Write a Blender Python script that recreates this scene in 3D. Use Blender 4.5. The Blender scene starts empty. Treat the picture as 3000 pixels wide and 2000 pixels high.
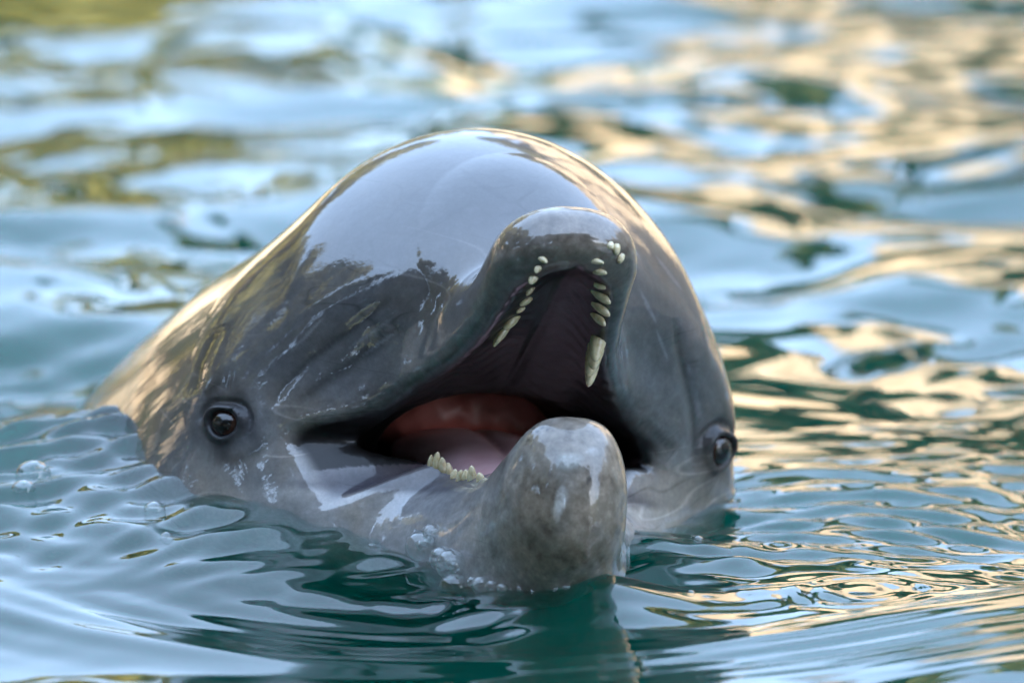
import bpy, bmesh, math, random
import numpy as np
from mathutils import Vector, Matrix

# ------------------------------------------------------------------ camera
scene = bpy.context.scene
PITCH = math.radians(13.0)
DIST = 4.0
SPAN = 0.6                       # metres across the picture at the head
cp, sp_ = math.cos(PITCH), math.sin(PITCH)
T0 = np.array([0.0, 0.0, 0.102])
AX_R = np.array([1.0, 0.0, 0.0])
AX_V = np.array([0.0, sp_, cp])
AX_W = np.array([0.0, -cp, sp_])  # towards the camera
def to_world(P):
    P = np.asarray(P, float)
    return T0 + P[..., 0:1]*AX_R + P[..., 1:2]*AX_V + P[..., 2:3]*AX_W
def to_view(X):
    X = np.asarray(X, float) - T0
    return np.stack([X@AX_R, X@AX_V, X@AX_W], -1)
def pix(px, py, w=0.0):
    k = SPAN/3000.0*(DIST-w)/DIST
    return np.array([(px-1500)*k, (1000-py)*k, w])

cam = bpy.data.cameras.new('camera')
camo = bpy.data.objects.new('camera', cam)
scene.collection.objects.link(camo)
camo.location = Vector(T0 + DIST*AX_W)
camo.rotation_euler = (math.pi/2-PITCH, 0, 0)
cam.sensor_width = 36.0
cam.lens = 36.0*DIST/SPAN
cam.clip_start = 0.05
cam.clip_end = 500.0
scene.camera = camo
cam.dof.use_dof = True
cam.dof.focus_distance = DIST-0.13
cam.dof.aperture_fstop = 5.0

# ------------------------------------------------------------------ light
SUN_EL = math.radians(27.0)
SUN_AZ = math.radians(28.0)       # the sun stands low behind the camera, to its right
SUN_DIR = Vector((math.sin(SUN_AZ)*math.cos(SUN_EL), -math.cos(SUN_AZ)*math.cos(SUN_EL), math.sin(SUN_EL)))
world = bpy.data.worlds.new('World'); scene.world = world
world.use_nodes = True
nt = world.node_tree
sky = nt.nodes.new('ShaderNodeTexSky'); sky.sky_type = 'NISHITA'; sky.sun_disc = False
sky.sun_elevation = SUN_EL
sky.sun_rotation = math.atan2(SUN_DIR.x, SUN_DIR.y)
sky.air_density = 1.0; sky.dust_density = 1.5; sky.ozone_density = 1.2
veil = nt.nodes.new('ShaderNodeMix'); veil.data_type = 'RGBA'      # thin even high haze over the whole sky
veil.inputs[0].default_value = .55
veil.inputs[7].default_value = (6.1, 8.5, 12.4, 1)
nt.links.new(sky.outputs[0], veil.inputs[6])
nt.links.new(veil.outputs[2], nt.nodes['Background'].inputs[0])
nt.nodes['Background'].inputs[1].default_value = 0.105
sun = bpy.data.lights.new('sun', 'SUN'); sun.energy = 5.0; sun.angle = math.radians(.5); sun.color = (1.0, .90, .76)
suno = bpy.data.objects.new('sun', sun); scene.collection.objects.link(suno)
suno.rotation_euler = SUN_DIR.to_track_quat('Z', 'Y').to_euler()
scene.view_settings.view_transform = 'Standard'
scene.view_settings.look = 'None'
scene.view_settings.gamma = 1.0
scene.view_settings.exposure = 2.3
scene.cycles.use_denoising = True
scene.cycles.max_bounces = 10
scene.cycles.volume_bounces = 2
scene.cycles.transparent_max_bounces = 48

# ------------------------------------------------------------------ dolphin field
def spline(xs, ys, n=3000):
    """natural-looking monotone cubic through stations, as a dense table"""
    xs = np.array(xs, float); ys = np.array(ys, float)
    o = np.argsort(xs); xs = xs[o]; ys = ys[o]
    h = np.diff(xs); d = np.diff(ys)/h
    m = np.zeros_like(ys)
    m[1:-1] = np.where(d[:-1]*d[1:] > 0, 0.0, 0.0)
    for i in range(1, len(xs)-1):
        if d[i-1]*d[i] > 0:
            w1 = 2*h[i]+h[i-1]; w2 = h[i]+2*h[i-1]
            m[i] = (w1+w2)/(w1/d[i-1]+w2/d[i])
    m[0] = d[0]; m[-1] = d[-1]
    t = np.linspace(xs[0], xs[-1], n)
    i = np.clip(np.searchsorted(xs, t, 'right')-1, 0, len(xs)-2)
    s = (t-xs[i])/h[i]
    y = ((1+2*s)*(1-s)**2*ys[i] + s*(1-s)**2*h[i]*m[i] + s*s*(3-2*s)*ys[i+1] + s*s*(s-1)*h[i]*m[i+1])
    # soften the table a little
    k = max(3, n//60); ker = np.hanning(k+2)[1:-1]; ker /= ker.sum()
    y = np.convolve(np.pad(y, k//2, mode='reflect', reflect_type='odd'), ker, 'same')[k//2:k//2+n]
    return t, y
class Loft:
    def __init__(s, y, a, zm, ht, hb, y0, ytip, n=2.0, m=2.3, yb=None, ntop=None):
        s.nt = spline(y, ntop) if ntop is not None else None
        s.a = spline(y, a); s.zm = spline(y, zm); s.ht = spline(y, ht); s.hb = spline(y, hb)
        s.y0, s.yt, s.n, s.m = y0, ytip, n, m
        s.yb = yb
    def __call__(s, x, y, z):
        a = np.interp(y, *s.a); zm = np.interp(y, *s.zm)
        dz = z-zm
        ht = np.interp(y, *s.ht); hb = np.interp(y, *s.hb)
        h = np.where(dz > 0, ht, hb)
        nn_ = s.n if s.nt is None else np.where(dz > 0, np.interp(y, *s.nt), s.n)
        q = (np.abs(x/a)**nn_ + np.abs(dz/h)**nn_)
        t = np.maximum(0, (y-s.y0)/(s.yt-s.y0))
        if s.yb is not None:
            t = np.maximum(t, np.maximum(0, (s.yb[0]-y)/(s.yb[0]-s.yb[1])))
        g = (q**(s.m/nn_) + t**s.m)**(1/s.m)
        return (g-1)*np.minimum(np.minimum(a, np.minimum(ht, hb)), 0.09)
def smooth01(x, a, b):
    t = np.clip((x-a)/(b-a), 0, 1); return t*t*(3-2*t)
def smin(a, b, k):
    h = np.maximum(k-np.abs(a-b), 0)/k
    return np.minimum(a, b)-h*h*h*k/6
def smax(a, b, k): return -smin(-a, -b, k)
def rot_basis(yaw, pitch, roll=0.0):
    cy, sy, ct, st = math.cos(yaw), math.sin(yaw), math.cos(pitch), math.sin(pitch)
    F = np.array([sy*ct, st, cy*ct]); L = np.array([cy, 0, -sy]); U = np.cross(F, L)*1.0
    if U[1] < 0: U = -U
    c, s = math.cos(roll), math.sin(roll)
    return np.stack([L*c-U*s, F, U*c+L*s])     # rows: L, F, U
E0 = pix(1402, 1278, 0.0)
ROLL = math.radians(3.5)
BH = rot_basis(math.radians(16.5), math.radians(30), ROLL)
BJ = rot_basis(math.radians(15), math.radians(-5), ROLL)

headA = Loft(y=[-.30, -.20, -.10, -.04, .00, .03, .06, .09, .12],
             a=[.135, .142, .150, .155, .152, .143, .127, .106, .088],
             zm=[.02, .02, .02, .02, .02, .025, .035, .045, .05],
             ht=[.115, .125, .138, .146, .150, .147, .136, .118, .100],
             hb=[.14, .14, .13, .11, .085, .06, .055, .05, .05], y0=.055, ytip=.142, m=2.2)
jawB = Loft(y=[-.03, .01, .03, .06, .10, .135, .165, .20, .22],
            a=[.122, .115, .104, .079, .060, .049, .0445, .042, .041],
            zm=[-.01, -.006, -.006, -.008, -.008, -.006, -.004, .0, .0],
            ht=[.06, .06, .06, .055, .045, .036, .030, .028, .028],
            hb=[.02, .02, .022, .024, .026, .026, .024, .022, .022], y0=.195, ytip=.238, n=2.4, m=2.2, yb=(-.02, -.08))
jawD = Loft(y=[-.02, .02, .05, .08, .11, .135, .155, .175, .20, .22],
            a=[.120, .115, .104, .088, .070, .057, .0490, .0410, .0365, .0340],
            zm=[-.062, -.062, -.062, -.062, -.061, -.056, -.048, -.036, -.025, -.022],
            ht=[.036, .038, .043, .052, .057, .056, .054, .057, .060, .058],
            hb=[.10, .095, .088, .080, .069, .062, .058, .054, .049, .045], y0=.185, ytip=.235, n=2.0, m=2.2, yb=(-.01, -.09),
            ntop=[1.75, 1.75, 1.75, 1.75, 1.8, 1.9, 2.05, 2.2, 2.3, 2.3])
# the body behind the head, along a gently bent line
BB = rot_basis(math.radians(30), math.radians(27), ROLL)
bodyC = Loft(y=[-2.0, -1.9, -1.6, -1.2, -.8, -.45, -.25, -.12, .0, .06],
             a=[.012, .02, .05, .11, .16, .176, .178, .174, .152, .14],
             zm=[0, 0, 0, 0, 0, 0, .0, -.005, -.015, -.02],
             ht=[.03, .05, .08, .14, .175, .188, .196, .192, .155, .13],
             hb=[.03, .05, .08, .13, .18, .19, .18, .165, .15, .13], y0=-.04, ytip=.07, m=2.0, yb=(-1.9, -2.0))
# mouth: gullet and the hollow of each jaw
def ellipsoid(x, y, z, c, r):
    q = np.sqrt(((x-c[0])/r[0])**2+((y-c[1])/r[1])**2+((z-c[2])/r[2])**2)
    return (q-1)*min(r)

def loc(P, B, O=E0):
    Q = P-O
    return Q@B[0], Q@B[1], Q@B[2]
def field0(P):
    x, y, z = loc(P, BH)
    xj, yj, zj = loc(P, BJ)
    xb, yb, zb = loc(P, BB)
    f = smin(headA(x, y, z), jawB(x, y, z), .03)
    f = smin(f, bodyC(xb, yb, zb), .035)
    g = smin(jawD(xj, yj, zj), ellipsoid(xj, yj, zj, (0, .115, -.078), (.050, .085, .042)), .03)
    k = .060+(.010-.060)*smooth01(yj, .0, .042)
    f = smin(f, g, k)
    return f
palK = Loft(y=[-.06, .0, .03, .06, .10, .15, .20, .22], a=[.05, .080, .084, .069, .049, .0335, .0275, .025],
            zm=[-.03]*8, ht=[.03, .03, .028, .025, .023, .022, .023, .023], hb=[.03, .022, .012, .012, .02, .03, .03, .03],
            y0=.18, ytip=.222, n=2.1, m=2.2, yb=(-.02, -.10))
troK = Loft(y=[-.06, .0, .03, .06, .09, .12, .15, .18], a=[.05, .058, .052, .043, .035, .027, .022, .02],
            zm=[-.004, -.004, -.002, -.002, -.002, .0, .006, .016], ht=[.03]*8, hb=[.02, .03, .034, .030, .026, .024, .022, .02],
            y0=.14, ytip=.182, n=2.4, m=2.4, yb=(-.02, -.10))
# the gape between the lips, open to both sides as far back as the mouth corners
lipU = spline([-.1, .0, .025, .06, .10, .165, .21, .26], [-.029, -.029, -.0285, -.027, -.027, -.028, -.022, -.02])
lipL = spline([-.1, .0, .028, .05, .08, .11, .135, .155, .175, .2, .26], [-.025, -.025, -.024, -.019, -.007, .001, .005, .012, .022, .035, .035])
def gape(x, y, z, xj, yj, zj):
    u = z-np.interp(y, *lipU)
    l = np.interp(yj, *lipL)-.42*np.maximum(np.abs(xj)-.045, 0)-zj
    c = .040-y+0*x
    return smax(smax(u, l, .006), c, .012)
def cavity(P):
    x, y, z = loc(P, BH)
    xj, yj, zj = loc(P, BJ)
    k = smin(palK(x, y, z), troK(xj, yj, zj), .01)
    return smin(k, gape(x, y, z, xj, yj, zj), .006)
# eyes: found on the bare head, then socket and lids are shaped round them
EYES = []
def field(P):
    f = field0(P)
    f = smax(f, -cavity(P), .014)
    for c, n, t1, t2 in EYES:
        Q = P-c
        r2 = (Q*Q).sum(1)
        m = r2 < .06**2
        if not m.any(): continue
        es = 1.22 if c[0] > 0 else 1.0
        q = Q[m]/es; a = q@t1; b_ = q@t2; h = q@n
        fm = f[m]
        b2 = b_+.0010*np.cos(a*200)
        rho = np.sqrt((a/1.34)**2+b2**2)
        upm = smooth01(b_, -.004, .004); dnm = 1-upm
        fm = fm+.0012*np.exp(-(rho/.011)**2)                                   # the eye lies in a shallow hollow
        fm = fm-(.0022*upm+.0012*dnm)*np.exp(-((rho-.0090)/.0022)**2)          # thick lids
        fm = fm+.0009*np.exp(-((rho-.0132)/.0018)**2)*upm
        ball = np.sqrt((a/1.22)**2+b_**2+(h+.0050)**2)-.0080
        fm = smax(fm, -ball, .0015)
        f[m] = fm
    return f
def chunked(fn, P, n=400000):
    P = P.reshape(-1, 3); out = np.empty(len(P))
    for i in range(0, len(P), n): out[i:i+n] = fn(P[i:i+n])
    return out
def grad(fn, P, e=4e-4):
    g = np.empty_like(P)
    for i in range(3):
        d = np.zeros(3); d[i] = e
        g[:, i] = (chunked(fn, P+d)-chunked(fn, P-d))/(2*e)
    return g
def march(fn, px, py, w0=.30, w1=-.45, n=1500):
    w = np.linspace(w0, w1, n)
    k = SPAN/3000.0*(DIST-w)/DIST
    P = np.stack([(px-1500)*k, (1000-py)*k, w], -1)
    v = fn(P)
    i = np.argmax(v < 0)
    if v[i] >= 0: return None
    t = v[i-1]/(v[i-1]-v[i])
    return P[i-1]*(1-t)+P[i]*t

def axis(lo, hi, step, far_lo, far_hi, gr=1.25):
    a = list(np.arange(lo, hi+step/2, step))
    s = step
    while a[-1] < far_hi: s *= gr; a.append(a[-1]+s)
    s = step
    while a[0] > far_lo: s *= gr; a.insert(0, a[0]-s)
    return np.array(a)
def surface_nets(fn, X, Y, Z):
    nx, ny, nz = len(X), len(Y), len(Z)
    G = np.stack(np.meshgrid(X, Y, Z, indexing='ij'), -1)
    F = chunked(fn, G).reshape(nx, ny, nz)
    S = F < 0
    cnt = np.zeros((nx-1, ny-1, nz-1), np.int32)
    for i in (0, 1):
        for j in (0, 1):
            for k in (0, 1):
                cnt += S[i:nx-1+i, j:ny-1+j, k:nz-1+k]
    act = (cnt > 0) & (cnt < 8)
    idx = -np.ones(act.shape, np.int64)
    C = np.argwhere(act); idx[act] = np.arange(len(C))
    acc = np.zeros((len(C), 3)); num = np.zeros(len(C))
    cor = [(i, j, k) for i in (0, 1) for j in (0, 1) for k in (0, 1)]
    for a in cor:
        for ax in range(3):
            if a[ax]: continue
            b = list(a); b[ax] = 1
            A = C+np.array(a); B = C+np.array(b)
            fa = F[A[:, 0], A[:, 1], A[:, 2]]; fb = F[B[:, 0], B[:, 1], B[:, 2]]
            m = (fa < 0) != (fb < 0)
            t = np.where(m, fa/np.where(m, fa-fb, 1), 0)[:, None]
            pa = G[A[:, 0], A[:, 1], A[:, 2]]; pb = G[B[:, 0], B[:, 1], B[:, 2]]
            acc += np.where(m[:, None], pa+(pb-pa)*t, 0); num += m
    V = acc/num[:, None]
    quads = []
    for ax in range(3):
        sl0 = [slice(None)]*3; sl1 = [slice(None)]*3
        sl0[ax] = slice(0, -1); sl1[ax] = slice(1, None)
        s0 = S[tuple(sl0)]; s1 = S[tuple(sl1)]
        E = np.argwhere(s0 != s1)
        o1, o2 = [(1, 2), (2, 0), (0, 1)][ax]
        E = E[(E[:, o1] > 0) & (E[:, o2] > 0)]
        lim = np.array(act.shape)
        E = E[(E[:, o1] < lim[o1]) & (E[:, o2] < lim[o2]) & (E[:, ax] < lim[ax])]
        d1 = np.zeros(3, int); d1[o1] = 1; d2 = np.zeros(3, int); d2[o2] = 1
        g = lambda e: idx[e[:, 0], e[:, 1], e[:, 2]]
        q = np.stack([g(E-d1-d2), g(E-d2), g(E), g(E-d1)], -1)
        flip = ~s0[E[:, 0], E[:, 1], E[:, 2]]
        q[flip] = q[flip][:, ::-1]
        quads.append(q)
    Q = np.concatenate(quads); Q = Q[(Q >= 0).all(1)]
    return V, Q
def subdivide(V, Q):
    e = np.stack([Q, np.roll(Q, -1, 1)], -1).reshape(-1, 2)
    es = np.sort(e, 1)
    u, inv = np.unique(es, axis=0, return_inverse=True)
    inv = inv.reshape(-1, 4)
    n = len(V); mid = V[u].mean(1); cen = V[Q].mean(1)
    ei = n+inv; ci = n+len(u)+np.arange(len(Q))
    out = []
    for k in range(4):
        out.append(np.stack([Q[:, k], ei[:, k], ci, ei[:, k-1]], -1))
    return np.concatenate([V, mid, cen]), np.concatenate(out)
def project(fn, V, it=2, lim=.003):
    for _ in range(it):
        g = grad(fn, V); v = chunked(fn, V)
        s = v/np.maximum((g*g).sum(1), .05)
        st = g*s[:, None]
        L = np.linalg.norm(st, axis=1, keepdims=True)
        V = V-st*np.minimum(1, lim/np.maximum(L, 1e-9))
    return V
def mesh_from(name, V, Q, smooth=True):
    me = bpy.data.meshes.new(name)
    me.vertices.add(len(V)); me.vertices.foreach_set('co', np.asarray(V, np.float32).ravel())
    k = Q.shape[1]
    me.loops.add(Q.size); me.loops.foreach_set('vertex_index', Q.astype(np.int32).ravel())
    me.polygons.add(len(Q)); me.polygons.foreach_set('loop_start', np.arange(0, Q.size, k, dtype=np.int32))
    me.update(calc_edges=True)
    if smooth: me.shade_smooth()
    return me
for (ex, ey, tilt) in ((652, 1236, -.45), (2118, 1318, .5)):
    c = march(lambda P: field0(P), ex, ey)
    n = grad(field0, c[None])[0]; n /= np.linalg.norm(n)
    fwd = BH[1]*math.cos(tilt)-BH[2]*abs(math.sin(tilt))
    t1 = fwd-n*(fwd@n); t1 /= np.linalg.norm(t1)
    t2 = np.cross(n, t1)
    if t2[1] < 0: t2 = -t2
    EYES.append((c, n, t1, t2))

STEP = .0030
X = axis(-.30, .17, STEP, -1.25, .3); Y = axis(-.17, .14, STEP, -1.25, .16); Z = axis(-.30, .235, STEP, -1.9, .25)
V, Q = surface_nets(field, X, Y, Z)
V = project(field, V, 2)
V, Q = subdivide(V, Q)
V = project(field, V, 2)
N = grad(field, V); N /= np.maximum(np.linalg.norm(N, axis=1, keepdims=True), 1e-9)

def line_on_head(pts, fn=None, step=14):
    fn = fn or field0
    out = []
    for (x0, y0), (x1, y1) in zip(pts[:-1], pts[1:]):
        n = max(2, int(math.hypot(x1-x0, y1-y0)/step))
        for i in range(n):
            p = march(fn, x0+(x1-x0)*i/n, y0+(y1-y0)*i/n)
            if p is not None: out.append(p)
    return np.array(out)
def dist_to(line, P, reach):
    lo = line.min(0)-reach; hi = line.max(0)+reach
    m = ((P > lo) & (P < hi)).all(1)
    d = np.full(len(P), 9.0); par = np.zeros(len(P))
    if m.any():
        D = np.linalg.norm(P[m][:, None, :]-line[None], axis=2)
        d[m] = D.min(1); par[m] = D.argmin(1)/max(1, len(line)-1)
    return d, par
GROOVES = [  # skin folds: points, depth, width
    ([(790, 1200), (830, 1130), (900, 1060), (1000, 985), (1080, 925), (1180, 850)], .0008, .0040),
    ([(700, 1375), (790, 1330), (845, 1250), (900, 1165), (980, 1080)], -.0006, .010),
    ([(600, 1335), (680, 1352), (750, 1320), (790, 1250)], .0006, .007),
    ([(590, 1160), (640, 1122), (700, 1120)], .0006, .006),
    ([(940, 1258), (900, 1280), (868, 1306), (850, 1335)], .0018, .005),
    ([(860, 1190), (960, 1110), (1060, 1040), (1150, 960)], .0007, .007),
    ([(1975, 930), (2005, 1060), (2035, 1190), (2048, 1290), (2040, 1400)], .0022, .006),
    ([(2062, 1280), (2075, 1390), (2105, 1445)], -.0016, .007),
    ([(1880, 1240), (1960, 1310), (2000, 1350)], .0012, .006),
    ([(640, 950), (590, 1060), (560, 1180)], .0015, .010),
]
disp = np.zeros(len(V)); dark = np.zeros(len(V))
for pts, dep, wid in GROOVES:
    L = line_on_head(pts)
    d, par = dist_to(L, V, .03)
    fade = np.clip(np.minimum(par, 1-par)*6, 0, 1)
    e = np.exp(-(d/wid)**2)*fade
    disp -= dep*e
    if dep > 0: dark += .5*np.exp(-(d/(wid*.6))**2)*fade  # crease shade painted into the skin colour along each fold
xh, yh, zh = loc(V, BH)
pk = chunked(lambda P: palK(*loc(P, BH)), V)
pm = smooth01(pk, .006, .001)*(yh > .02)
disp += pm*(.00018*np.sin(yh*520+np.abs(xh)*260+3*np.sin(xh*170+yh*60))*smooth01(np.abs(xh), .004, .012)-.0012*np.exp(-(xh/.003)**2))
V = V+N*disp[:, None]

# ------------------------------------------------------------------ skin colour (pigment, with shade painted along the folds)
x, y, z = loc(V, BH); xj, yj, zj = loc(V, BJ)
fA = chunked(lambda P: smin(headA(*loc(P, BH)), jawB(*loc(P, BH)), .03), V)
fJ = chunked(lambda P: jawD(*loc(P, BJ)), V)
fB = chunked(lambda P: bodyC(*loc(P, BB)), V)
cav = chunked(cavity, V); f0 = chunked(field0, V)
pal = chunked(lambda P: palK(*loc(P, BH)), V); tro = chunked(lambda P: troK(*loc(P, BJ)), V)
col = np.zeros((len(V), 4)); col[:, 3] = 1
top = np.array([.040, .039, .042]); mid = np.array([.126, .118, .115]); low = np.array([.330, .305, .286])
t = smooth01(z, -.05, .10)[:, None]
col[:, :3] = mid*(1-t)+top*t
under = smooth01(-(N@BH[2]), -.35, .65)*smooth01(.02-z, 0, .09)
jm = smooth01(fA-fJ, -.004, .016)
u = np.clip(under*.8+jm*.85, 0, 1)[:, None]
col[:, :3] = col[:, :3]*(1-u)+low*u
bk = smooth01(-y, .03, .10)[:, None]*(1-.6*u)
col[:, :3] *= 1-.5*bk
# tip of the lower jaw: browner, weathered
tip = (jm*smooth01(yj, .13, .22))[:, None]
col[:, :3] = col[:, :3]*(1-tip*.85)+np.array([.190, .165, .138])*tip*.85
# tip of the upper jaw, brown rim of the lip
tipu = (smooth01(y, .14, .20)*smooth01(fJ-fA, 0, .01))[:, None]
col[:, :3] = col[:, :3]*(1-tipu*.75)+np.array([.190, .150, .118])*tipu*.75
# mouth lining
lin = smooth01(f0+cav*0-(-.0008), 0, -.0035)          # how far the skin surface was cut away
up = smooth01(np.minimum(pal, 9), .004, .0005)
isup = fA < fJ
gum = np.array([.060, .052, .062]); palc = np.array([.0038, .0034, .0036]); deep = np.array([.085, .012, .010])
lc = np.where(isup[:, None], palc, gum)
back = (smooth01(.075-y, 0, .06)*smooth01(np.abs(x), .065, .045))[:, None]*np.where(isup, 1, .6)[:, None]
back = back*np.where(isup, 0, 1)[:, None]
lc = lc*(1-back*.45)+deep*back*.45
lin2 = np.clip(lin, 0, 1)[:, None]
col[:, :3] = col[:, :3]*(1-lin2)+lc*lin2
# the inner rim of the lower jaw is dark purple gum up to the row of teeth
lipline = np.interp(yj, *spline([-.1, .028, .05, .08, .11, .135, .155, .175, .3], [-.034, -.034, -.033, -.030, -.026, -.017, -.004, .012, .05]))
rim = (smooth01(zj-lipline, -.001, .005)*jm*smooth01(.168-yj, 0, .03)*smooth01(yj, .015, .04))[:, None]
col[:, :3] = col[:, :3]*(1-rim*.8)+np.array([.070, .064, .076])*rim*.8
# dark stain along the inner edge of the upper lip
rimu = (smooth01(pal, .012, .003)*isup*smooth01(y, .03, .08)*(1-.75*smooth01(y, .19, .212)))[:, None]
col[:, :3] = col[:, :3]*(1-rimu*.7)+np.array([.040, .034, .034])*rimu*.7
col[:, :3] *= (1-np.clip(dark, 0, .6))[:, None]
# lids
for c, n, t1, t2 in EYES:
    q = V-c; rho = np.sqrt(((q@t1)/1.18)**2+(q@t2)**2)+9*((q*q).sum(1) > .004)
    k = smooth01(rho+.003*np.sin((q@t1)*260+(q@t2)*140), .0250, .0090)[:, None]
    col[:, :3] = col[:, :3]*(1-k*.85)+np.array([.020, .019, .022])*k*.85
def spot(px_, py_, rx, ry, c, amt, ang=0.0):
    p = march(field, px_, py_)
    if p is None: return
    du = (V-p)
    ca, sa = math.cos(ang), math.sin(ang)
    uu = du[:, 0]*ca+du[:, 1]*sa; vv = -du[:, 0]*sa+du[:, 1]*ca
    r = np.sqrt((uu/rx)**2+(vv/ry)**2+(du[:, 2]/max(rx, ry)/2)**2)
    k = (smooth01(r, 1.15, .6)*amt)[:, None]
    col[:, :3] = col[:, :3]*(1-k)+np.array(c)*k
spot(1642, 1465, .0035, .0085, (.55, .56, .57), .8, -.12)
spot(1632, 1500, .0025, .0060, (.5, .51, .52), .6, 0)
spot(1668, 1350, .009, .005, (.36, .38, .37), .5, .2)
spot(1740, 1322, .004, .003, (.4, .4, .4), .4)
for i, (a_, b__) in enumerate([(1548, 1288), (1556, 1268), (1562, 1254), (1574, 1263), (1590, 1252), (1604, 1256)]):
    spot(a_, b__, .0014, .0012, (.03, .03, .035), .85)
spot(1726, 1402, .0016, .004, (.05, .045, .045), .8, -.5)
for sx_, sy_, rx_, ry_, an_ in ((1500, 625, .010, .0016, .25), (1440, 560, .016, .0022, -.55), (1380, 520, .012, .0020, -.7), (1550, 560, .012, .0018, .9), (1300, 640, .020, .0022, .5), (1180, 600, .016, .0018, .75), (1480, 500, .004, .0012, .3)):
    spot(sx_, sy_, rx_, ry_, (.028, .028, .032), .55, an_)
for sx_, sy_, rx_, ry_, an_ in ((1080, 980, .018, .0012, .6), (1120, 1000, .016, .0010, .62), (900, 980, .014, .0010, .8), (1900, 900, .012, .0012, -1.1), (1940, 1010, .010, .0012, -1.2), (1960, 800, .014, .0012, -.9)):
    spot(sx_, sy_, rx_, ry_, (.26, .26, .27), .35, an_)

col[:, 3] = (1-.85*np.clip(lin2[:, 0]*np.where(isup, 1, .5), 0, 1))*(1-.42*tip[:, 0])*(1-.62*rim[:, 0])*(1-.2*tipu[:, 0])
for c, n, t1, t2 in EYES:
    q = V-c; rho = np.sqrt(((q@t1)/1.18)**2+(q@t2)**2)+9*((q*q).sum(1) > .004)
    col[:, 3] *= 1-.6*1.5*smooth01(rho, .032, .016)
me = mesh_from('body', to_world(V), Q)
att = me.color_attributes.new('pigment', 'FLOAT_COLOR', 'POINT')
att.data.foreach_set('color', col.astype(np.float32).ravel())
xb, yb_, zb = loc(V, BB)
fl = me.attributes.new('flow', 'FLOAT_VECTOR', 'POINT')
fl.data.foreach_set('vector', np.stack([xb*34, yb_*4, zb*34], -1).astype(np.float32).ravel())
wear = np.zeros((len(V), 4)); wear[:, 3] = 1
wear[:, 0] = np.clip(tip[:, 0]+tipu[:, 0]*.9+rimu[:, 0]*.6, 0, 1)
wear[:, 1] = np.clip(smooth01(-y, -.02, .06)*.7+smooth01(-y, .05, .12)*.6+smooth01(-z, -.07, .01)*.5+.14+.38*smooth01(np.abs(x), .045, .10), 0, 1.6)
aw = me.color_attributes.new('wear', 'FLOAT_COLOR', 'POINT')
aw.data.foreach_set('color', wear.astype(np.float32).ravel())

# ------------------------------------------------------------------ materials
def mat(name):
    m = bpy.data.materials.new(name); m.use_nodes = True
    n = m.node_tree
    return m, n, n.nodes['Principled BSDF'], n.nodes['Material Output']
def nd(n, kind, **kw):
    o = n.nodes.new(kind)
    for k, v in kw.items():
        if k in o.inputs.keys() if isinstance(k, str) else False: o.inputs[k].default_value = v
        else: setattr(o, k, v)
    return o
def noise(n, scale, detail=4, rough=.55, vec=None):
    o = n.nodes.new('ShaderNodeTexNoise'); o.inputs['Scale'].default_value = scale
    o.inputs['Detail'].default_value = detail; o.inputs['Roughness'].default_value = rough
    if vec is not None: n.links.new(vec, o.inputs['Vector'])
    return o
def ramp(n, src, stops):
    o = n.nodes.new('ShaderNodeValToRGB'); n.links.new(src, o.inputs[0])
    e = o.color_ramp.elements
    while len(e) < len(stops): e.new(.5)
    for i, (p, c) in enumerate(stops):
        e[i].position = p; e[i].color = (c, c, c, 1) if not hasattr(c, '__len__') else (*c, 1)
    return o
def mixc(n, mode, fac, a, b):
    o = n.nodes.new('ShaderNodeMix'); o.data_type = 'RGBA'; o.blend_type = mode
    for s_, v in ((0, fac), (6, a), (7, b)):
        if hasattr(v, 'is_linked') or hasattr(v, 'links'): n.links.new(v, o.inputs[s_])
        else: o.inputs[s_].default_value = v if s_ == 0 else ((*v, 1) if len(v) == 3 else v)
    return o.outputs[2]

skin, n, b, out = mat('dolphin_skin')
tc = n.nodes.new('ShaderNodeTexCoord'); ob = tc.outputs['Object']
pg = n.nodes.new('ShaderNodeVertexColor'); pg.layer_name = 'pigment'
n1 = noise(n, 22, 5, .6, ob); n2 = noise(n, 150, 4, .6, ob); n3 = noise(n, 520, 3, .6, ob)
r1 = ramp(n, n1.outputs[0], [(.3, .80), (.7, 1.18)])
r2 = ramp(n, n2.outputs[0], [(.32, .78), (.55, 1.0), (.72, 1.22)])
r3 = ramp(n, n3.outputs[0], [(.3, .88), (.7, 1.12)])
fa = n.nodes.new('ShaderNodeAttribute'); fa.attribute_name = 'flow'
wa = n.nodes.new('ShaderNodeVertexColor'); wa.layer_name = 'wear'
sw = n.nodes.new('ShaderNodeSeparateColor'); n.links.new(wa.outputs[0], sw.inputs[0])
c = mixc(n, 'MULTIPLY', 1.0, pg.outputs[0], r1.outputs[0])
c = mixc(n, 'MULTIPLY', .8, c, r2.outputs[0])
c = mixc(n, 'MULTIPLY', .8, c, r3.outputs[0])
nh = noise(n, 13, 4, .6, ob)
rh = ramp(n, nh.outputs[0], [(.36, (.80, .84, .90)), (.50, (1.0, 1.0, 1.0)), (.64, (1.12, 1.0, .86))])
c = mixc(n, 'MULTIPLY', .9, c, rh.outputs[0])
# weathered, blotched skin at the tips of the jaws
nw = noise(n, 75, 6, .68, ob)
rw_ = ramp(n, nw.outputs[0], [(.34, (.55, .50, .46)), (.46, (.90, .87, .83)), (.56, (1.02, 1.0, .98)), (.70, (1.35, 1.37, 1.37))])
c = mixc(n, 'MULTIPLY', sw.outputs[0], c, rw_.outputs[0])
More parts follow.
